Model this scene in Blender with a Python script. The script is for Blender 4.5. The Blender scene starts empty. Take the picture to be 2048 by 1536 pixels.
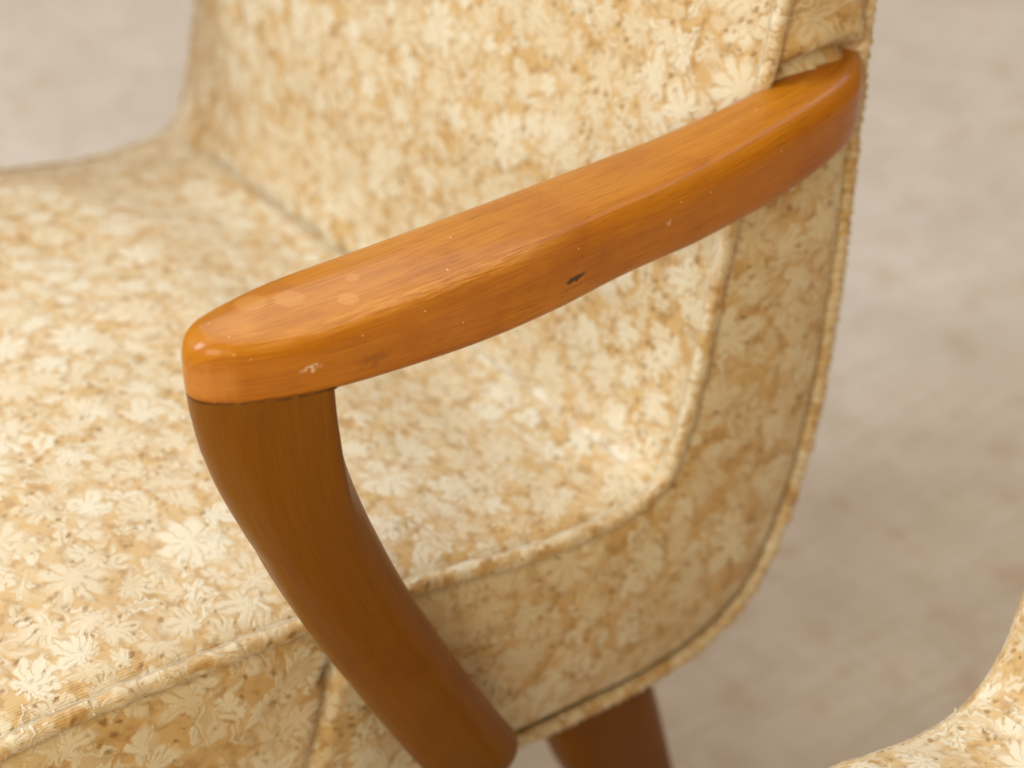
import bpy, bmesh, math, random
import numpy as np
from mathutils import Vector, Matrix, noise as mnoise
random.seed(4)
rng = np.random.default_rng(4)
SC = bpy.context.scene
COL = SC.collection
Z0 = 0.38            # height of the seat crease above the floor
W = 0.5              # width of a chair

# ------------------------------------------------------------------ camera
def camera():
    th, ph, ro = (math.radians(a) for a in (53.1, 34.6, -0.3))
    d = Vector((math.cos(ph)*math.cos(th), math.cos(ph)*math.sin(th), math.sin(ph)))
    r0 = Vector((-math.sin(th), math.cos(th), 0)); u0 = d.cross(r0)
    r = r0*math.cos(ro) + u0*math.sin(ro); u = u0*math.cos(ro) - r0*math.sin(ro)
    cd = bpy.data.cameras.new('camera'); o = bpy.data.objects.new('camera', cd); COL.objects.link(o)
    o.matrix_world = Matrix(((r.x, u.x, d.x, 0.5412), (r.y, u.y, d.y, 0.6000), (r.z, u.z, d.z, 0.6181+Z0), (0, 0, 0, 1)))
    cd.lens = 70; cd.sensor_width = 36; cd.clip_start = 0.05; cd.clip_end = 60
    cd.dof.use_dof = True; cd.dof.focus_distance = 0.81; cd.dof.aperture_fstop = 5.4; cd.dof.aperture_blades = 8
    SC.camera = o
camera()

# ------------------------------------------------------------------ light
wd = bpy.data.worlds.new('World'); SC.world = wd; wd.use_nodes = True
bg = wd.node_tree.nodes['Background']
bg.inputs[0].default_value = (1.0, 0.55, 0.14, 1); bg.inputs[1].default_value = 0.44

def area(name, pos, target, size, power, color):
    l = bpy.data.lights.new(name, 'AREA'); l.shape = 'RECTANGLE'; l.size, l.size_y = size; l.energy = power; l.color = color
    o = bpy.data.objects.new(name, l); COL.objects.link(o); o.location = pos
    o.rotation_euler = (Vector(target)-Vector(pos)).to_track_quat('-Z', 'Y').to_euler()
area('softbox_lamp', (2.75, -1.55, 3.25), (0.05, -0.1, Z0), (1.7, 1.7), 126, (0.825, 0.965, 1.10))
area('front_softbox_lamp', (1.45, 0.95, Z0+0.95), (0.2, 0.0, Z0), (0.9, 0.9), 19, (1.0, 0.88, 0.64))
area('ceiling_softbox_lamp', (-0.9, -0.9, 2.9), (0.0, 0.0, Z0), (3.4, 3.4), 62, (0.825, 0.965, 1.10))

SC.view_settings.view_transform = 'Standard'; SC.view_settings.look = 'None'
SC.view_settings.exposure = 0.0; SC.view_settings.gamma = 1.0

# ------------------------------------------------------------------ node helper
class NT:
    def __init__(s, tree):
        s.t = tree; s.n = tree.nodes; s.l = tree.links
    def put(s, sock, v):
        if hasattr(v, 'is_linked') or isinstance(v, bpy.types.NodeSocket): s.l.new(v, sock)
        elif isinstance(v, (tuple, list)) and len(v) == 3 and sock.type == 'RGBA': sock.default_value = (*v, 1)
        else: sock.default_value = v
    def m(s, op, a, b=None, c=None, clamp=False):
        n = s.n.new('ShaderNodeMath'); n.operation = op; n.use_clamp = clamp
        for i, v in enumerate((a, b, c)):
            if v is not None: s.put(n.inputs[i], v)
        return n.outputs[0]
    def v(s, op, a, b=None, scale=None):
        n = s.n.new('ShaderNodeVectorMath'); n.operation = op; s.put(n.inputs[0], a)
        if b is not None: s.put(n.inputs[1], b)
        if scale is not None: s.put(n.inputs['Scale'], scale)
        return n.outputs['Value'] if op in ('LENGTH', 'DISTANCE', 'DOT_PRODUCT') else n.outputs[0]
    def noise(s, vec, scale, detail=2.0, rough=0.5, dist=0.0, color=False):
        n = s.n.new('ShaderNodeTexNoise'); n.noise_dimensions = '3D'; s.put(n.inputs['Vector'], vec)
        n.inputs['Scale'].default_value = scale; n.inputs['Detail'].default_value = detail
        n.inputs['Roughness'].default_value = rough; n.inputs['Distortion'].default_value = dist
        return n.outputs['Color'] if color else n.outputs['Fac']
    def voro(s, vec, scale, rand=1.0, feature='F1'):
        n = s.n.new('ShaderNodeTexVoronoi'); n.voronoi_dimensions = '2D'; n.feature = feature; s.put(n.inputs['Vector'], vec)
        n.inputs['Scale'].default_value = scale; n.inputs['Randomness'].default_value = rand
        return n
    def sep(s, vec):
        n = s.n.new('ShaderNodeSeparateXYZ'); s.put(n.inputs[0], vec); return n.outputs[0], n.outputs[1], n.outputs[2]
    def comb(s, x, y, z=0.0):
        n = s.n.new('ShaderNodeCombineXYZ'); s.put(n.inputs[0], x); s.put(n.inputs[1], y); s.put(n.inputs[2], z); return n.outputs[0]
    def step(s, x, lo, hi):
        n = s.n.new('ShaderNodeMapRange'); n.interpolation_type = 'SMOOTHSTEP'; s.put(n.inputs[0], x)
        s.put(n.inputs[1], lo); s.put(n.inputs[2], hi); return n.outputs[0]
    def mix(s, f, a, b, mode='MIX'):
        n = s.n.new('ShaderNodeMix'); n.data_type = 'RGBA'; n.blend_type = mode
        s.put(n.inputs[0], f); s.put(n.inputs[6], a); s.put(n.inputs[7], b); return n.outputs[2]
    def bump(s, h, strength, dist):
        n = s.n.new('ShaderNodeBump'); n.inputs['Strength'].default_value = strength; n.inputs['Distance'].default_value = dist
        s.put(n.inputs['Height'], h); return n.outputs[0]

def new_mat(name):
    m = bpy.data.materials.new(name); m.use_nodes = True
    return m, NT(m.node_tree), m.node_tree.nodes['Principled BSDF']

# ------------------------------------------------------------------ woven floral fabric
TAN = (0.57, 0.385, 0.160); TAN2 = (0.63, 0.470, 0.245); TAN3 = (0.34, 0.18, 0.034)
CREAM = (0.675, 0.60, 0.430); PALE = (0.71, 0.66, 0.51); PIT = (0.27, 0.145, 0.035)
def fabric_mat():
    m, t, p = new_mat('woven_floral_fabric')
    uvn = t.n.new('ShaderNodeUVMap').outputs[0]
    w1 = t.v('SCALE', t.v('SUBTRACT', t.noise(uvn, 100, 1, color=True), (0.5, 0.5, 0.5)), scale=0.0085)
    w2 = t.v('SCALE', t.v('SUBTRACT', t.noise(uvn, 520, 1, 0.6, color=True), (0.5, 0.5, 0.5)), scale=0.0024)
    uv = t.v('ADD', uvn, t.v('ADD', w1, w2))
    def cells(seed, size, rand=0.9):
        q = t.v('ADD', uv, (seed*1.37, seed*0.83, 0))
        vo = t.voro(q, 1.0/size, rand)
        dv = t.v('SUBTRACT', q, vo.outputs['Position'])
        r, g, b = t.sep(vo.outputs['Color'])
        rot = t.n.new('ShaderNodeVectorRotate'); rot.rotation_type = 'Z_AXIS'
        t.put(rot.inputs['Vector'], dv); t.put(rot.inputs['Angle'], t.m('MULTIPLY', r, 6.283))
        x, y, _ = t.sep(rot.outputs[0])
        return x, y, r, g, b
    def bloom(seed, size, R, n, on, notch, palm=False, soft=0.26):
        """many-petalled flower, or with palm a lobed leaf fanning out from its stalk; returns mask, outline zone, random"""
        x, y, r, g, b = cells(seed, size)
        rad = t.m('SQRT', t.m('ADD', t.m('MULTIPLY', x, x), t.m('MULTIPLY', y, y)))
        th = t.m('ARCTAN2', y, x)
        lob = t.m('ABSOLUTE', t.m('COSINE', t.m('MULTIPLY', th, n/2.0)))
        edge = t.m('MULTIPLY_ADD', t.m('POWER', lob, 0.8), notch, 1.0-notch)
        if palm:
            ch = t.m('COSINE', t.m('MULTIPLY', th, 0.5))
            edge = t.m('MULTIPLY', edge, t.m('MULTIPLY_ADD', t.m('MULTIPLY', ch, ch), 0.72, 0.28))
        Rr = t.m('MULTIPLY', t.m('MULTIPLY_ADD', g, 0.5, 0.72), R)
        q = t.m('DIVIDE', rad, t.m('MULTIPLY', edge, Rr))
        on_ = t.m('LESS_THAN', b, on)
        mask = t.m('MULTIPLY', t.step(q, 1.0+soft, 1.0-soft), on_)
        if palm: line = t.m('MULTIPLY', t.step(lob, 0.968, 0.990), t.m('MULTIPLY', t.step(q, 0.10, 0.25), t.step(q, 0.85, 0.7)))
        else:
            line = t.m('MULTIPLY', t.step(lob, 0.42, 0.2), t.step(q, 0.2, 0.5))
        mask = t.m('MULTIPLY', mask, t.m('SUBTRACT', 1.0, t.m('MULTIPLY', line, 0.55)))
        return mask, t.m('MULTIPLY', t.step(q, 1.75, 1.25), on_), t.m('FRACT', t.m('MULTIPLY', r, 7.31))
    def leaf(seed, size, L, wid, on, hollow=False):
        x, y, r, g, b = cells(seed, size)
        Lr = t.m('MULTIPLY', t.m('MULTIPLY_ADD', g, 0.6, 0.7), L)
        xn = t.m('DIVIDE', x, Lr)
        yb = t.m('SUBTRACT', y, t.m('MULTIPLY', t.m('MULTIPLY', xn, xn), t.m('MULTIPLY', Lr, t.m('SUBTRACT', g, 0.5))))
        prof = t.m('MAXIMUM', t.m('SUBTRACT', 1.0, t.m('MULTIPLY', xn, xn)), 0.0)
        ser = t.m('MULTIPLY_ADD', t.m('SINE', t.m('MULTIPLY_ADD', xn, 13.0, t.m('MULTIPLY', t.m('ABSOLUTE', yb), 420))), 0.26, 0.78)
        hw = t.m('MAXIMUM', t.m('MULTIPLY', t.m('MULTIPLY', prof, ser), t.m('MULTIPLY', Lr, wid)), 0.00001)
        q = t.m('DIVIDE', t.m('ABSOLUTE', yb), hw)
        on_ = t.m('LESS_THAN', b, on)
        mask = t.m('MULTIPLY', t.step(q, 1.28, 0.74), on_)
        vein = t.m('MULTIPLY', t.step(t.m('ABSOLUTE', yb), 0.0009, 0.0003), t.step(xn, 0.75, 0.45))
        if hollow: vein = t.m('MULTIPLY', t.step(q, 0.62, 0.42), t.step(t.m('ABSOLUTE', xn), 0.85, 0.7))
        mask = t.m('MULTIPLY', mask, t.m('SUBTRACT', 1.0, t.m('MULTIPLY', vein, 0.75)))
        return mask, t.m('MULTIPLY', t.step(q, 2.0, 1.3), on_), t.m('FRACT', t.m('MULTIPLY', r, 5.17))
    layers = [(bloom(7.7, 0.0128, 0.0084, 5, 0.85, 0.55, True), 0.72, 0.85),
              (leaf(3.1, 0.0172, 0.0112, 0.38, 0.80), 0.88, 0.66),
              (bloom(5.2, 0.0215, 0.0168, 7, 0.80, 0.62, True), 0.90, 0.66),
              (leaf(4.7, 0.0270, 0.0145, 0.36, 0.50, True), 0.95, 0.62),
              (bloom(1.0, 0.0340, 0.0135, 9, 0.45, 0.40), 0.86, 0.72),
              (bloom(2.3, 0.0180, 0.0064, 5, 0.16, 0.42), 0.95, 0.50),
              (bloom(9.4, 0.0275, 0.0142, 5, 0.55, 0.66, True), 0.96, 0.52)]
    pat = 0.0; pale = 0.0
    for (mk, zone, rnd), amt, cut in layers:
        hold = t.m('SUBTRACT', 1.0, t.m('MULTIPLY', zone, 0.62))
        mk = t.m('MULTIPLY', mk, amt); isp = t.m('MULTIPLY', mk, t.m('GREATER_THAN', rnd, cut))
        pat = t.m('MAXIMUM', t.m('MULTIPLY', pat, hold), mk); pale = t.m('MAXIMUM', t.m('MULTIPLY', pale, hold), isp)
    thin = t.step(t.noise(t.v('ADD', uv, (8, 1, 0)), 90, 2, 0.6), 0.32, 0.50)   # worn, thinner weave in places
    pat = t.m('MULTIPLY', pat, t.m('MULTIPLY_ADD', thin, 0.30, 0.70))
    # woven ribs
    ux, uy, _ = t.sep(uvn)
    rib = t.m('SINE', t.m('ADD', t.m('MULTIPLY', uy, 6.283/0.00135), t.m('MULTIPLY', t.noise(uvn, 260, 1), 5)))
    streak = t.noise(t.v('MULTIPLY', uvn, (110, 800, 1)), 1.0, 2, 0.6)
    # dark float pits, gathered in clusters
    wp = t.v('ADD', uvn, w2)
    prx = t.v('ADD', wp, (2.2, 6.1, 0)); pv = t.voro(prx, 1/0.0062, 0.95)
    pd = t.v('SUBTRACT', prx, pv.outputs['Position']); px, py, _ = t.sep(pd)
    a = t.m('ADD', px, t.m('MULTIPLY', py, 0.7)); b = t.m('SUBTRACT', py, t.m('MULTIPLY', px, 0.7))
    pr, pg, pb = t.sep(pv.outputs['Color'])
    pq = t.m('SQRT', t.m('ADD', t.m('POWER', t.m('ABSOLUTE', t.m('DIVIDE', a, 0.0030)), 2), t.m('POWER', t.m('ABSOLUTE', t.m('DIVIDE', b, 0.0016)), 2)))
    clus = t.step(t.noise(t.v('ADD', uvn, (1, 2, 0)), 62, 1), 0.46, 0.54)
    pit = t.m('MULTIPLY', t.step(t.m('DIVIDE', pq, t.m('MULTIPLY_ADD', pg, 0.8, 0.3)), 1.35, 0.35), t.m('MULTIPLY', clus, t.m('GREATER_THAN', pr, 0.35)))
    pit = t.m('MULTIPLY', pit, t.m('SUBTRACT', 1.0, t.m('MULTIPLY', pat, 0.70)))
    # colour
    gr = t.mix(t.m('MULTIPLY_ADD', rib, 0.13, t.m('MULTIPLY', t.step(streak, 0.35, 0.75), 0.40)), TAN, TAN2)
    gr = t.mix(t.m('MULTIPLY', t.step(t.noise(uvn, 120, 2, 0.6), 0.44, 0.66), 0.62), gr, TAN3)
    col = t.mix(pat, gr, CREAM)
    col = t.mix(t.m('MULTIPLY', pale, 0.9), col, PALE)
    col = t.mix(t.m('MULTIPLY', pit, 0.92), col, PIT)
    t.put(p.inputs['Base Color'], col)
    p.inputs['Roughness'].default_value = 0.52; p.inputs['Specular IOR Level'].default_value = 0.85
    p.inputs['Sheen Weight'].default_value = 0.15; p.inputs['Sheen Roughness'].default_value = 0.5
    puff = t.noise(uvn, 95, 2, 0.5)
    h = t.m('ADD', t.m('MULTIPLY', pat, 0.42), t.m('MULTIPLY', pale, 0.18))
    h = t.m('ADD', h, t.m('MULTIPLY', rib, t.m('MULTIPLY_ADD', pat, -0.03, 0.075)))
    h = t.m('ADD', h, t.m('MULTIPLY', puff, 0.8))
    h = t.m('SUBTRACT', h, t.m('MULTIPLY', pit, 0.35))
    t.put(p.inputs['Normal'], t.bump(h, 0.6, 0.0010))
    return m
FAB = fabric_mat()

# ------------------------------------------------------------------ honey coloured lacquered wood
def wood_mat(name, marks, stain=1.0):
    m, t, p = new_mat(name)
    uv = t.n.new('ShaderNodeUVMap').outputs[0]
    oc = t.n.new('ShaderNodeTexCoord').outputs['Object']
    warp = t.v('ADD', uv, t.v('SCALE', t.v('SUBTRACT', t.noise(uv, 14, 2, color=True), (0.5, 0.5, 0.5)), scale=0.006))
    fine = t.noise(t.v('MULTIPLY', warp, (26, 900, 1)), 1.0, 4, 0.65)
    band = t.noise(t.v('MULTIPLY', warp, (7, 95, 1)), 1.0, 3, 0.55)
    blot = t.noise(oc, 26, 3, 0.6)
    pore = t.noise(t.v('MULTIPLY', uv, (70, 1700, 1)), 1.0, 2, 0.5)
    col = t.mix(t.step(band, 0.25, 0.8), (0.43, 0.152, 0.004), (0.53, 0.208, 0.008))
    col = t.mix(t.m('MULTIPLY', t.step(fine, 0.42, 0.66), 0.50), col, (0.29, 0.078, 0.003))
    col = t.mix(t.m('MULTIPLY', t.step(blot, 0.46, 0.72), 0.45), col, (0.32, 0.088, 0.004))
    col = t.mix(t.m('MULTIPLY', t.step(pore, 0.62, 0.72), 0.55), col, (0.13, 0.04, 0.004))
    if stain < 1: col = t.mix(0.45, col, (0.40, 0.135, 0.005)); col = t.mix(1.0, col, (stain, stain*1.04, stain*0.25), 'MULTIPLY')
    rough = t.m('ADD', t.m('MULTIPLY_ADD', blot, 0.20, 0.16), t.m('MULTIPLY', fine, 0.12))
    h = t.m('ADD', t.m('MULTIPLY', fine, 0.25), t.m('MULTIPLY', t.noise(oc, 60, 2), 0.8))
    if marks:
        nz = t.noise(oc, 420, 2, color=True)
        ow = t.v('ADD', oc, t.v('SCALE', t.v('SUBTRACT', nz, (0.5, 0.5, 0.5)), scale=0.0022))
        ow2 = t.v('ADD', oc, t.v('SCALE', t.v('SUBTRACT', nz, (0.5, 0.5, 0.5)), scale=0.0085))
        for (pos, r, colour, amt, soft, ax, warped) in marks:
            q = t.v('SUBTRACT', ow2 if warped else ow, pos)
            q = t.v('LENGTH', t.v('DIVIDE', q, tuple(r*a for a in ax)))
            f = t.m('MULTIPLY', t.step(q, 1.0+soft, 1.0-soft), amt)
            col = t.mix(f, col, colour)
            if colour[0] < 0.1: h = t.m('SUBTRACT', h, t.m('MULTIPLY', f, 3.0))
        # rubbed edge along the upper outer corner and small nicks everywhere
        wear = t.n.new('ShaderNodeAttribute'); wear.attribute_name = 'wear'
        wn = t.noise(t.v('MULTIPLY', uv, (60, 1100, 1)), 1.0, 3, 0.7)
        wf = t.m('MULTIPLY', wear.outputs['Fac'], t.step(wn, 0.36, 0.66))
        col = t.mix(t.m('MULTIPLY', wf, 0.62), col, (0.74, 0.38, 0.10))
        sp = t.voro(t.v('MULTIPLY', uv, (1, 1, 1)), 1/0.016, 1.0); spr, spg, spb = t.sep(sp.outputs['Color'])
        sd = t.m('MULTIPLY', sp.outputs['Distance'], 0.016)
        dot = t.m('MULTIPLY', t.step(sd, 0.0006, 0.0003), t.m('GREATER_THAN', spr, 0.74))
        col = t.mix(t.m('MULTIPLY', dot, 0.7), col, t.mix(t.m('GREATER_THAN', spg, 0.5), (0.20, 0.05, 0.02), (0.78, 0.55, 0.36)))
        scr = t.noise(t.v('MULTIPLY', t.v('ADD', uv, (3, 3, 0)), (110, 520, 1)), 1.0, 3, 0.75)
        scm = t.m('MULTIPLY', t.step(scr, 0.70, 0.75), t.step(t.noise(oc, 38, 1), 0.52, 0.62))
        col = t.mix(t.m('MULTIPLY', scm, 0.5), col, (0.72, 0.48, 0.30))
        rough = t.m('ADD', rough, t.m('MULTIPLY', t.m('ADD', wf, scm), 0.2))
    t.put(p.inputs['Base Color'], col); t.put(p.inputs['Roughness'], t.m('ADD', rough, 0.12))
    p.inputs['Coat Weight'].default_value = 0.40 if stain == 1 else 0.2; t.put(p.inputs['Coat Roughness'], t.m('MULTIPLY_ADD', blot, 0.16, 0.05))
    p.inputs['Coat IOR'].default_value = 1.45; p.inputs['Specular IOR Level'].default_value = 0.2 if stain == 1 else 0.12
    t.put(p.inputs['Normal'], t.bump(h, 0.22, 0.0006))
    return m

PALEW = (0.80, 0.43, 0.13); BLK = (0.035, 0.02, 0.008); WHT = (0.85, 0.72, 0.62)
MARKS = []   # filled below with (position, radius, colour, amount, softness, axis stretch, warped)
MARKS += [
    ((0.2206, 0.0309, Z0+0.211), 0.0060, PALEW, 0.22, 0.24, (1, 1, 3), False),
    ((0.1920, 0.0315, Z0+0.2096), 0.0031, PALEW, 0.18, 0.28, (1, 1, 3), False),
    ((0.2021, 0.0435, Z0+0.2101), 0.0036, PALEW, 0.22, 0.15, (1.2, 1, 3), False),
    ((0.2343, 0.0250, Z0+0.2117), 0.0062, PALEW, 0.18, 0.16, (1, 1, 3), False),
    ((0.0466, 0.0028, Z0+0.2023), 0.0045, (0.40, 0.11, 0.02), 0.30, 0.4, (1.6, 0.7, 3), True),
    ((0.0954, 0.056, Z0+0.1839), 0.0043, BLK, 0.90, 0.30, (1.35, 3, 0.36), False),
    ((0.0400, 0.056, Z0+0.1884), 0.0034, WHT, 0.75, 0.45, (0.35, 3, 1.0), True),
    ((0.0412, 0.056, Z0+0.1905), 0.0014, WHT, 0.85, 0.4, (1, 3, 1.0), True),
    ((0.2280, 0.056, Z0+0.1960), 0.0034, WHT, 0.55, 0.5, (1.0, 3, 0.22), True),
    ((0.2500, 0.056, Z0+0.2050), 0.0018, WHT, 0.70, 0.35, (1.0, 3, 0.5), True),
    ((0.1999, 0.056, Z0+0.1900), 0.0050, (0.12, 0.03, 0.004), 0.35, 0.6, (1.3, 3, 0.5), True),
    ((0.0912, 0.056, Z0+0.2070), 0.0022, (0.30, 0.06, 0.02), 0.7, 0.4, (1.5, 3, 0.45), True),
    ((0.2600, 0.040, Z0+0.1960), 0.0090, (0.60, 0.27, 0.07), 0.45, 0.5, (1, 1, 0.8), True),
]
WOODA = wood_mat('honey_lacquered_wood_worn', MARKS)
WOODB = wood_mat('honey_lacquered_wood', [])
WOODC = wood_mat('brown_stained_wood', [], 0.46)

# ------------------------------------------------------------------ canvas floor
def canvas_mat():
    m, t, p = new_mat('washed_canvas')
    oc = t.n.new('ShaderNodeTexCoord').outputs['Object']
    x, y, _ = t.sep(oc)
    wv = t.m('MULTIPLY', t.m('SINE', t.m('MULTIPLY', x, 6.283/0.0030)), t.m('SINE', t.m('MULTIPLY', y, 6.283/0.0030)))
    st = t.noise(t.v('MULTIPLY', oc, (16, 110, 1)), 1.0, 3, 0.6)
    st2 = t.noise(t.v('MULTIPLY', oc, (130, 16, 1)), 1.0, 3, 0.6)
    bl = t.noise(oc, 7, 4, 0.6)
    col = t.mix(t.step(bl, 0.32, 0.7), (0.53, 0.475, 0.405), (0.61, 0.55, 0.475))
    col = t.mix(t.m('MULTIPLY', t.step(st, 0.42, 0.68), 0.55), col, (0.46, 0.39, 0.30))
    col = t.mix(t.m('MULTIPLY', t.step(st2, 0.42, 0.68), 0.45), col, (0.46, 0.395, 0.305))
    col = t.mix(t.m('MULTIPLY', t.step(t.noise(oc, 24, 2, 0.5), 0.54, 0.74), 0.45), col, (0.42, 0.31, 0.20))
    col = t.mix(t.m('MULTIPLY', t.step(t.noise(oc, 55, 2, 0.5), 0.66, 0.78), 0.3), col, (0.38, 0.25, 0.155))
    t.put(p.inputs['Base Color'], col); p.inputs['Roughness'].default_value = 0.9
    p.inputs['Specular IOR Level'].default_value = 0.15
    h = t.m('ADD', t.m('MULTIPLY', wv, 0.3), t.m('ADD', st, st2))
    t.put(p.inputs['Normal'], t.bump(h, 0.5, 0.0015))
    return m

# ------------------------------------------------------------------ mesh helpers
def link(name, verts, faces, mat, parent=None, uvs=None, smooth=True, wear=None):
    me = bpy.data.meshes.new(name); me.from_pydata([tuple(v) for v in verts], [], faces)
    if uvs is not None:
        ul = me.uv_layers.new(name='UVMap'); li = np.empty(len(me.loops), np.int32); me.loops.foreach_get('vertex_index', li)
        ul.data.foreach_set('uv', np.asarray(uvs, np.float32)[li].ravel())
    if wear is not None:
        at = me.attributes.new('wear', 'FLOAT', 'POINT'); at.data.foreach_set('value', np.asarray(wear, np.float32))
    me.polygons.foreach_set('use_smooth', [smooth]*len(me.polygons))
    bm = bmesh.new(); bm.from_mesh(me); bmesh.ops.recalc_face_normals(bm, faces=bm.faces); bm.to_mesh(me); bm.free()
    me.materials.append(mat)
    o = bpy.data.objects.new(name, me); COL.objects.link(o)
    if parent: o.parent = parent
    return o

def arclen(P): return np.r_[0, np.cumsum(np.linalg.norm(np.diff(P, axis=0), axis=1))]
def resample(P, n):
    s = arclen(P); t = np.linspace(0, s[-1], n); return np.stack([np.interp(t, s, P[:, i]) for i in range(P.shape[1])], -1)
def spline(P, n=400, sm=6):
    """dense, lightly smoothed curve through the given points, end points kept"""
    P = np.asarray(P, float); Q = []
    E = np.vstack([2*P[0]-P[1], P, 2*P[-1]-P[-2]])
    for i in range(1, len(E)-2):
        a, b, c, d = E[i-1:i+3]
        for t in np.linspace(0, 1, 24, endpoint=False):
            Q.append(0.5*((2*b)+(-a+c)*t+(2*a-5*b+4*c-d)*t*t+(-a+3*b-3*c+d)*t**3))
    Q.append(P[-1]); Q = resample(np.array(Q), n)
    for _ in range(sm*4):
        Q[1:-1] = 0.25*Q[:-2]+0.5*Q[1:-1]+0.25*Q[2:]
    return Q
def grid_faces(nu, nv, closed_v=False):
    f = []
    for i in range(nu-1):
        for j in range(nv if closed_v else nv-1):
            k = (j+1) % nv; f.append((i*nv+j, i*nv+k, (i+1)*nv+k, (i+1)*nv+j))
    return f
def sstep(x, a, b):
    t = np.clip((x-a)/(b-a), 0, 1); return t*t*(3-2*t)
def nz(p, sc, seed=0.0): return mnoise.noise(Vector((p[0]*sc+seed, p[1]*sc+seed*1.7, p[2]*sc-seed)))

def welt(name, path, r, mat, parent, seed, fray):
    """piping cord covered in fabric: a lumpy tube along a path of 3-D points, with frayed tufts of yarn"""
    n = int(arclen(path)[-1]/0.0016); P = resample(path, n); s = arclen(P); nv = 14
    T = np.gradient(P, axis=0); T /= np.linalg.norm(T, axis=1)[:, None]
    B = np.array([0, 1.0, 0]); V = []; U = []; F = grid_faces(n, nv, True)
    for i in range(n):
        N = np.cross(T[i], B); N /= np.linalg.norm(N); B2 = np.cross(N, T[i])
        sway = np.array([nz((s[i], seed, 0), 45), nz((s[i], seed, 5), 45), nz((s[i], seed, 9), 45)])*0.0005
        fat = 1+0.16*nz((s[i], seed, 2), 90)
        for j in range(nv):
            a = 2*math.pi*j/nv; dr = N*math.cos(a)+B2*math.sin(a); q = P[i]+dr*r
            rr = r*fat*(1+fray*0.26*nz((s[i], a*0.004+s[i]*.5, seed), 330)+0.06*nz(q, 900, seed)+fray*0.15*math.sin(s[i]*6.283/0.0058+a))
            V.append(P[i]+sway+dr*rr); U.append((s[i]+seed, j/nv*r*6.3))
    for k in range(int(arclen(path)[-1]*260*fray)):
        i = rng.integers(3, n-3); a = rng.uniform(0, 6.28); N = np.cross(T[i], B); N /= np.linalg.norm(N); B2 = np.cross(N, T[i])
        dr = N*math.cos(a)+B2*math.sin(a); L = rng.uniform(0.0008, 0.0024); w = rng.uniform(0.0004, 0.0009)
        c = P[i]+dr*r*0.92; tip = c+dr*L+T[i]*rng.uniform(-1, 1)*0.0022; sd = np.cross(dr, T[i]); b = len(V)
        for q in (c+T[i]*w, c+sd*w, c-T[i]*w, c-sd*w): V.append(q)
        md = (c+tip)/2+T[i]*rng.uniform(-1, 1)*0.0006
        for q in (md+T[i]*w*.9, md+sd*w*.9, md-T[i]*w*.9, md-sd*w*.9): V.append(q)
        V.append(tip); uu = (s[i]+seed+rng.uniform(-.03, .03), rng.uniform(0, .03)); U += [uu]*9
        for e in range(4):
            g = (e+1) % 4; F.append((b+e, b+g, b+4+g, b+4+e)); F.append((b+4+e, b+4+g, b+8))
    return link(name, V, F, mat, parent, U)

SLOT = resample(np.array([(-.042, .199), (-.050, .2060), (-.060, .2110), (-.073, .2142), (-.088, .2155), (-.101, .2150), (-.110, .2105), (-.1135, .2020), (-.110, .190), (-.100, .178)]), 120)

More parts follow.
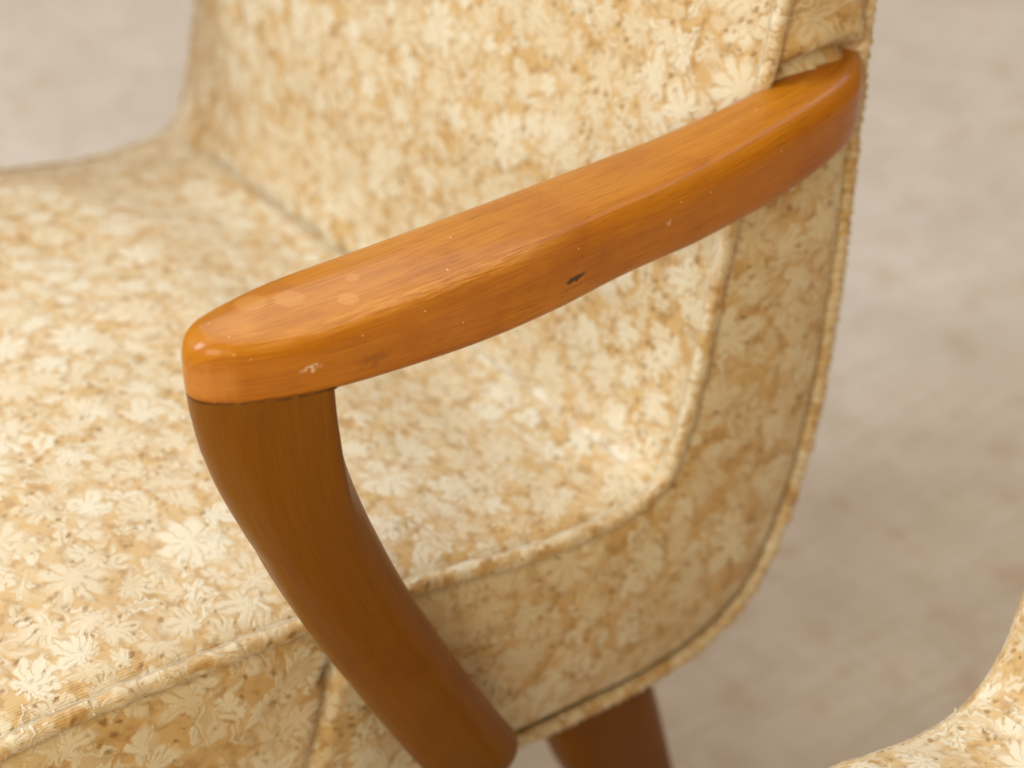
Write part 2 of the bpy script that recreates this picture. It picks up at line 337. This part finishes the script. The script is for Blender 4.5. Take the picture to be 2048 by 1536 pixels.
# ------------------------------------------------------------------ upholstery of an L-shaped chair
def upholstery(root, inner, outer, kin, kout, y0, seed, fray_far=0.6, tuck=True, crease=1.0, rin=0.0047):
    """inner: welt line back top -> crease -> seat front (x,z); outer: the same run round the underside; kin/kout: corner index"""
    inn = spline(inner, 700, 2); out = spline(outer, 700, 5)
    kc = np.argmin(np.hypot(*(inn-np.array(inner[kin])).T)); ko = np.argmin(np.hypot(*(out-np.array(outer[kout])).T))
    back = inn[:kc+1][::-1]; seat = inn[kc:]
    def cover(name, base, sgn, crown, sd):
        n = int(arclen(base)[-1]/0.0034); B = resample(base, n); s = arclen(B); m = 150
        T = np.gradient(B, axis=0); T /= np.linalg.norm(T, axis=1)[:, None]
        for _ in range(12): T[1:-1] = (T[:-2]+T[1:-1]*2+T[2:])/4
        N = np.stack([-T[:, 1], T[:, 0]], -1)*sgn
        V = []; U = []
        # columns crowd together towards both welts
        tau = np.sin(np.linspace(-1, 1, m)*math.pi/2*0.97)/math.sin(math.pi/2*0.97)
        for i in range(n):
            for j in range(m):
                prof = 1-abs(tau[j])**2.5
                c = crown*prof*(0.40+0.60*float(sstep(s[i], 0.0, 0.13)))*(1-0.6*float(sstep(s[i], s[-1]-0.10, s[-1])))
                edge = (0.0036*(1-abs(tau[j])**16) if crease else 0.0028)-(0.0028 if crease and tau[j] > 0 else 0)*math.exp(-((1-abs(tau[j]))*W/2/0.0065)**2)
                y = y0-W/2+tau[j]*(W/2-0.001)
                groove = -crease*0.0065*math.exp(-(s[i]/0.0060)**2)*(0.15+0.85*(1-abs(tau[j])**4))*(1-0.85*float(sstep(tau[j], 0.0, 0.6)))-crease*0.0008*math.exp(-(s[i]/0.0020)**2)*(1-float(sstep(tau[j], 0.0, 0.6)))
                p3 = (B[i, 0], y, B[i, 1])
                wr = 0.0035*nz(p3, 13, sd)+0.0013*nz(p3, 36, sd+3)
                # gathers running out of the crease
                gath = crease*0.0008*math.sin(y*150+5*nz((y, 0, 0), 20, sd))*math.exp(-s[i]/0.028)*(1-abs(tau[j])**6)
                d = c+edge+groove+(wr+gath)*(1-abs(tau[j])**8)
                V.append((B[i, 0]+N[i, 0]*d, y, Z0+B[i, 1]+N[i, 1]*d)); U.append([s[i]+sd, sd*0.37])
        A3 = np.array(V).reshape(n, m, 3); L = np.concatenate([np.zeros((n, 1)), np.cumsum(np.linalg.norm(np.diff(A3, axis=1), axis=2), axis=1)], 1)
        U = np.array(U).reshape(n, m, 2); U[:, :, 1] += L-L[:, m//2:m//2+1]; U = U.reshape(-1, 2)      # cloth laid on without stretch
        link(name, V, grid_faces(n, m), FAB, root, U)
    cover('seat', seat, 1, 0.027, 1.0+seed); cover('backrest', back, -1, 0.021, 5.0+seed)
    # flat side panels between the two welts
    n = 460
    A = np.vstack([resample(inn[:kc+1], n//2), resample(inn[kc:], n//2)[1:]]); O = np.vstack([resample(out[:ko+1], n//2), resample(out[ko:], n//2)[1:]])
    for it in range(6): A[1:-1] = (A[:-2]+A[1:-1]*2+A[2:])/4
    m = 44
    for side, ys in ((1, y0), (-1, y0-W)):
        V = []; U = []
        for i in range(len(A)):
            for j in range(m):
                v = j/(m-1); q = A[i]*(1-v)+O[i]*v
                b = 0.0065*(1-abs(2*v-1)**3)-0.0105*(math.exp(-(v/0.050)**2)+math.exp(-((1-v)/0.055)**2))
                p3 = (q[0], ys, q[1]); b += (0.0016*nz(p3, 22, seed)+0.0007*nz(p3, 60, seed))*(1-abs(2*v-1)**6)
                if tuck and side > 0:   # pulled tuck below the arm post
                    lx = 0.198+(-0.0132-q[1])*0.33; dd = (q[0]-lx)
                    if q[1] < 0.0: b -= 0.0050*math.exp(-(dd/0.0035)**2)*float(sstep(-q[1], 0.0, 0.015))*(1-0.5*float(sstep(-q[1], .03, .09)))
                    b -= 0.012*math.exp(-((q[0]-.199)**2+(q[1]+.016)**2)/0.0042**2)
                if tuck:    # the cover is slit for the arm: it dives in along the wood and puffs up above it
                    dh = np.min(np.hypot(SLOT[:, 0]-q[0], SLOT[:, 1]-q[1]))
                    if dh < 0.03: b += -0.0095*math.exp(-(dh/0.0034)**2)+0.0036*math.exp(-((dh-0.0095)/0.0055)**2)*float(q[1] > .2+(-q[0]-.05)*.3)
                V.append((q[0], ys+side*b, Z0+q[1])); U.append(((q[0]+3.3+seed)*0.82, (q[1]+side*0.7)*0.82))
        link('side_panel', V, grid_faces(len(A), m), FAB, root, U)
        y3 = np.full(len(A), ys)
        fr = 1.0 if side > 0 else fray_far
        welt('inner_piping', np.stack([A[:, 0], y3+side*(0.0022 if tuck else 0.0), A[:, 1]+Z0], -1), (rin if side > 0 else (0.0012 if tuck else 0.0027)), FAB, root, 2.0+side+seed, 0.22*fr)
        welt('outer_piping', np.stack([O[:, 0], y3-side*0.0006, O[:, 1]+Z0], -1), rin-0.0002, FAB, root, 7.0+side+seed, 1.0*fr)
    # cover of the back and the underside
    O2 = resample(out, 260); V = []; U = []; m = 40; s = arclen(O2)
    for i in range(len(O2)):
        for j in range(m):
            y = y0-W*j/(m-1); V.append((O2[i, 0], y, Z0+O2[i, 1])); U.append((s[i]+9, y))
    link('outer_cover', V, grid_faces(len(O2), m), FAB, root, U)

# ------------------------------------------------------------------ wooden arm, arm post, legs
ARM_I = np.array([(-.135, -.030), (-.110, -.022), (-.074, -.0075), (-.054, -.003), (-.02, -.0025), (.041, -.0035), (.104, .001), (.151, .0035), (.193, .0058), (.200, .0060), (.27, .0060)])
ARM_O = np.array([(-.135, -.022), (-.124, -.004), (-.114, .0120), (-.101, .0235), (-.083, .0315), (-.054, .0370), (-.019, .0410), (.015, .0440), (.061, .0480), (.104, .0535), (.136, .0570), (.173, .0580), (.209, .0580), (.27, .0580)])
XT = 0.2685      # tip of the arm
def arm_half(x):
    yi = np.interp(x, ARM_I[:, 0], ARM_I[:, 1]); yo = np.interp(x, ARM_O[:, 0], ARM_O[:, 1])
    if x > 0.200: yi = 0.0330-0.0270*math.sqrt(max(0.0, 1-((x-0.200)/(XT-0.200))**1.72))
    if x > 0.209: yo = 0.0330+0.0250*math.sqrt(max(0.0, 1-((x-0.209)/(XT-0.209))**1.72))
    return yi, yo
def arm(root, mirror, y0):
    xs = np.r_[np.linspace(-.135, .20, 70), np.linspace(.204, .255, 26), .255+(XT-.255)*np.sin(np.linspace(0.04, 1, 26)*math.pi/2)]
    yi = np.array([arm_half(x)[0] for x in xs]); yo = np.array([arm_half(x)[1] for x in xs])
    for _ in range(10):
        yi[1:-18] = (yi[:-19]+2*yi[1:-18]+yi[2:-17])/4; yo[1:-18] = (yo[:-19]+2*yo[1:-18]+yo[2:-17])/4
    nv = 72; V = []; U = []; WR = []; s = 0
    for i, x in enumerate(xs):
        c = (yi[i]+yo[i])/2; a = max((yo[i]-yi[i])/2, 0.0001)
        zt = Z0+0.2015+0.047*x+0.0015*math.sin((x+.13)*9); zt += 0.0125*float(sstep(-x, -0.05, 0.10))
        zb = Z0+np.interp(x, [-.135, -.10, -.07, -.03, .02, .10, .16, .20, .23, .27], [.176, .174, .171, .1665, .1650, .1690, .1752, .1800, .1836, .187])
        e = 0.0120; dx = XT-x
        if dx < e:
            k = e-math.sqrt(max(0, e*e-(e-dx)**2)); zt -= k*0.95; zb += k*0.10
        h = (zt-zb)/2; zc = (zt+zb)/2
        f = float(sstep(x, .05, .215))
        for j in range(nv):
            th = 2*math.pi*j/nv; cs, sn = math.cos(th), math.sin(th)
            ex = 3.3 if sn > 0 else 5.0+9*f
            rr = (abs(cs)**ex+abs(sn)**ex)**(-1/ex); yy, zz = cs*rr, sn*rr
            taper = 1-0.10*(1-zz)/2*(1-f)
            V.append((x, c+a*yy*taper, zc+h*zz)); U.append((x, th*0.026))
            rid = math.exp(-((th-0.80)/0.16)**2)*float(sstep(x, .085, .13))*(1-float(sstep(x, .232, .250)))
            tipw = 0.75*math.exp(-((x-.247)/.008)**2)*math.exp(-((th-1.2)/0.5)**2)
            WR.append(min(1, rid+tipw))
    F = grid_faces(len(xs), nv, True); F.append(tuple(range(nv))); F.append(tuple(range((len(xs)-1)*nv, len(xs)*nv)))
    V = np.array(V)
    if mirror: V[:, 1] = 2*y0-W-V[:, 1]
    return link('armrest', V, F, WOODA if not mirror else WOODB, root, U, wear=WR)

def sweep(name, root, stations, nv, mat, mirror=None, first=None):
    """stations: centre(x,y,z), half depth, half thickness, exponent; ring square to the path in the xz plane"""
    S = np.array(stations, float); n = 90; s = arclen(S[:, :3]); t = np.linspace(0, s[-1], n)
    Q = np.stack([np.interp(t, s, S[:, i]) for i in range(S.shape[1])], -1)
    for _ in range(14): Q[1:-1] = (Q[:-2]+2*Q[1:-1]+Q[2:])/4
    T = np.gradient(Q[:, :3], axis=0); T /= np.linalg.norm(T, axis=1)[:, None]
    V = []; U = []
    for i in range(n):
        N = np.cross((0, 1, 0), T[i]); N /= np.linalg.norm(N)
        if N[0] < 0: N = -N
        w = 0.0
        if first is not None:
            w = 1-float(sstep(t[i], 0.0, 0.105)); wr_ = 1-0.6*min(1, t[i]/0.09)-0.4*float(sstep(t[i], 0, 0.075)); N = N*(1-w)+np.array((1, 0, 0))*w; N /= np.linalg.norm(N)
        end = 1.0
        rem = t[-1]-t[i]
        if rem < 0.012: end = 0.62+0.38*math.sqrt(max(0, 1-((0.012-rem)/0.012)**2))
        for j in range(nv):
            th = 2*math.pi*j/nv; cs, sn = math.cos(th), math.sin(th); ex = Q[i, 5]
            r = (abs(cs/Q[i, 3])**ex+abs(sn/Q[i, 4])**ex)**(-1/ex)*end
            if first is not None:
                wb = 1-float(sstep(t[i], -0.02, 0.125)); ww = wr_+(wb-wr_)*float(sstep(-cs, -0.4, 0.5))
                if ww > 0: r = first(Q[i], cs, sn, r)*ww+r*(1-ww)
            V.append(Q[i, :3]+N*cs*r+np.array((0, 1, 0))*sn*r); U.append((t[i], th*0.026))
    F = grid_faces(n, nv, True); F.append(tuple(range(nv))); F.append(tuple(range((n-1)*nv, n*nv)))
    V = np.array(V); V[:, 2] += Z0
    if mirror is not None: V[:, 1] = 2*mirror-W-V[:, 1]
    return link(name, V, F, mat, root, U, wear=np.zeros(len(V)))

def post_top(q, cs, sn, r):
    """ring that follows the outline of the arm above it, square behind"""
    R = 0.001
    while R < 0.05:
        x = q[0]+cs*R; y = q[1]+sn*R
        if x > XT-0.0005: break
        yi, yo = arm_half(x)
        if y < yi+0.0006 or y > yo-0.0006: break
        R += 0.0003
    r2 = (abs(cs/0.0190)**2.5+abs(sn/0.05)**2.5)**(-1/2.5) if cs < 0 else 1
    return min(R, r2)

POST = [(.2350, .0325, .1900, .0290, .0215, 3.0), (.2345, .0325, .1700, .0262, .0215, 3.0), (.2312, .0325, .1450, .0248, .0205, 2.8), (.2258, .0320, .1200, .0242, .0195, 2.7), (.2182, .0315, .0930, .0238, .0188, 2.7), (.2070, .0308, .0630, .0231, .0182, 2.7),
        (.1935, .0300, .0310, .0227, .0178, 2.7), (.1768, .0290, -.0050, .0226, .0175, 2.8), (.1595, .0280, -.0410, .0226, .0170, 2.8), (.1450, .0275, -.0700, .0226, .0168, 2.8), (.1295, .0270, -.0975, .0226, .0166, 2.8)]

def legs(root, y0, xf, xr, zt):
    for yy in (y0-0.050, y0-W+0.050):
        sweep('rear_leg', root, [(xr+.010, yy, zt, .037, .020, 4), (xr-.018, yy, zt-.09, .034, .019, 4), (xr-.075, yy, -Z0+.002, .017, .014, 4)], 32, WOODC)
        sweep('front_leg', root, [(xf, yy, zt+.01, .028, .020, 4), (xf+.01, yy, zt-.08, .024, .018, 4), (xf+.03, yy, -Z0+.002, .016, .014, 4)], 32, WOODC)

# ------------------------------------------------------------------ setting
n = 60; V = []; U = []
for i in range(n):
    for j in range(n):
        x = -7+11*i/(n-1); y = -8+12*j/(n-1); V.append((x, y, 0.0)); U.append((x, y))
fl = link('floor', V, grid_faces(n, n), canvas_mat(), None, U)
fl['kind'] = 'structure'; fl['label'] = 'pale washed canvas floor cloth with faint brown spots'; fl['category'] = 'floor'

# ------------------------------------------------------------------ the armchair
def empty(name, loc, label, cat):
    o = bpy.data.objects.new(name, None); COL.objects.link(o); o.location = loc; o.empty_display_size = 0.1
    o['label'] = label; o['category'] = cat; return o
chair = empty('armchair', (0, 0, 0), 'armchair in cream floral fabric with a worn honey coloured curved wooden arm', 'armchair')
INNER = [(-.165, .455), (-.150, .474), (-.132, .470), (-.117, .448), (-.096, .38), (-.076, .30), (-.0625, .248), (-.0575, .224), (-.0515, .202), (-.0445, .169), (-.037, .134), (-.030, .099), (-.022, .056), (-.0105, .017), (.002, -.001), (.033, -.007), (.080, -.003), (.142, .010), (.211, .020), (.257, .025), (.309, .030), (.355, .031), (.40, .029), (.44, .019), (.465, -.005), (.474, -.05), (.470, -.10)]
OUTER = [(-.165, .455), (-.150, .38), (-.135, .30), (-.1215, .232), (-.1205, .207), (-.1200, .172), (-.1195, .110), (-.1180, .066), (-.1135, .010), (-.1030, -.044), (-.0860, -.089), (-.0665, -.115), (-.039, -.129), (-.003, -.134), (.050, -.1315), (.087, -.128), (.16, -.122), (.25, -.116), (.35, -.110), (.43, -.104), (.470, -.10)]
upholstery(chair, INNER, OUTER, 14, 11, 0.0, 0.0)
for mir in (False, True):
    arm(chair, mir, 0.0)
    post = sweep('arm_post', chair, POST, 64, WOODC, mirror=0.0 if mir else None, first=post_top)
    if not mir:   # dark glue line where the post meets the arm
        V = []; nr = 120
        for zz, k in ((.1813, 0), (.1818, 1)):
            for j in range(nr):
                th = 6.2832*j/nr; cs, sn = math.cos(th), math.sin(th)
                r = post_top((.2350, .0325, 0), cs, sn, 0)+0.0001+0.0006*mnoise.noise(Vector((cs*3, sn*3, 4)))
                V.append((.2350+cs*r, .0325+sn*r, Z0+zz+0.08*(.0350+cs*r)+0.0005*mnoise.noise(Vector((cs*2, sn*2, 1)))))
        F = [(j, (j+1) % nr, nr+(j+1) % nr, nr+j) for j in range(nr)]+[tuple(range(nr)), tuple(range(nr, 2*nr))]
        gm, gt, gp = new_mat('dark_glue'); gp.inputs['Base Color'].default_value = (0.09, 0.032, 0.006, 1); gp.inputs['Roughness'].default_value = 0.7
        link('glue_line', V, F, gm, post, [(0, 0)]*len(V), False)
legs(chair, 0.0, .37, .004, -.128)
# ------------------------------------------------------------------ the seat beside it
beside = empty('upholstered_chair', (0, 0.71, 0), 'chair in matching cream floral fabric beside the armchair, only its piped edge visible', 'chair')
INNER2 = [(-0.19, 0.455), (-0.175, 0.474), (-0.157, 0.47), (-0.142, 0.448), (-0.118, 0.36), (-0.089, 0.2555), (-0.062, 0.1605), (-0.043, 0.0955), (-0.033, 0.0655), (-0.027, 0.0415), (-0.024, 0.0295), (-0.017, 0.0175), (-0.006, 0.007), (0.012, 0.0017), (0.0278, 0.002), (0.0437, 0.006), (0.0686, 0.0125), (0.0926, 0.0195), (0.141, 0.0305), (0.2, 0.046), (0.27, 0.054), (0.34, 0.055), (0.4, 0.047), (0.44, 0.03), (0.465, 0), (0.474, -0.05), (0.47, -0.1)]
OUTER2 = [(x-0.022*max(0, min(1, (z+.1)/.4)), z) for x, z in OUTER]; OUTER2[0] = INNER2[0]
upholstery(beside, INNER2, OUTER2, 12, 11, 0.0, 20.0, 0.5, False, 0.0, 0.0034)
legs(beside, 0.0, .37, .004, -.128)
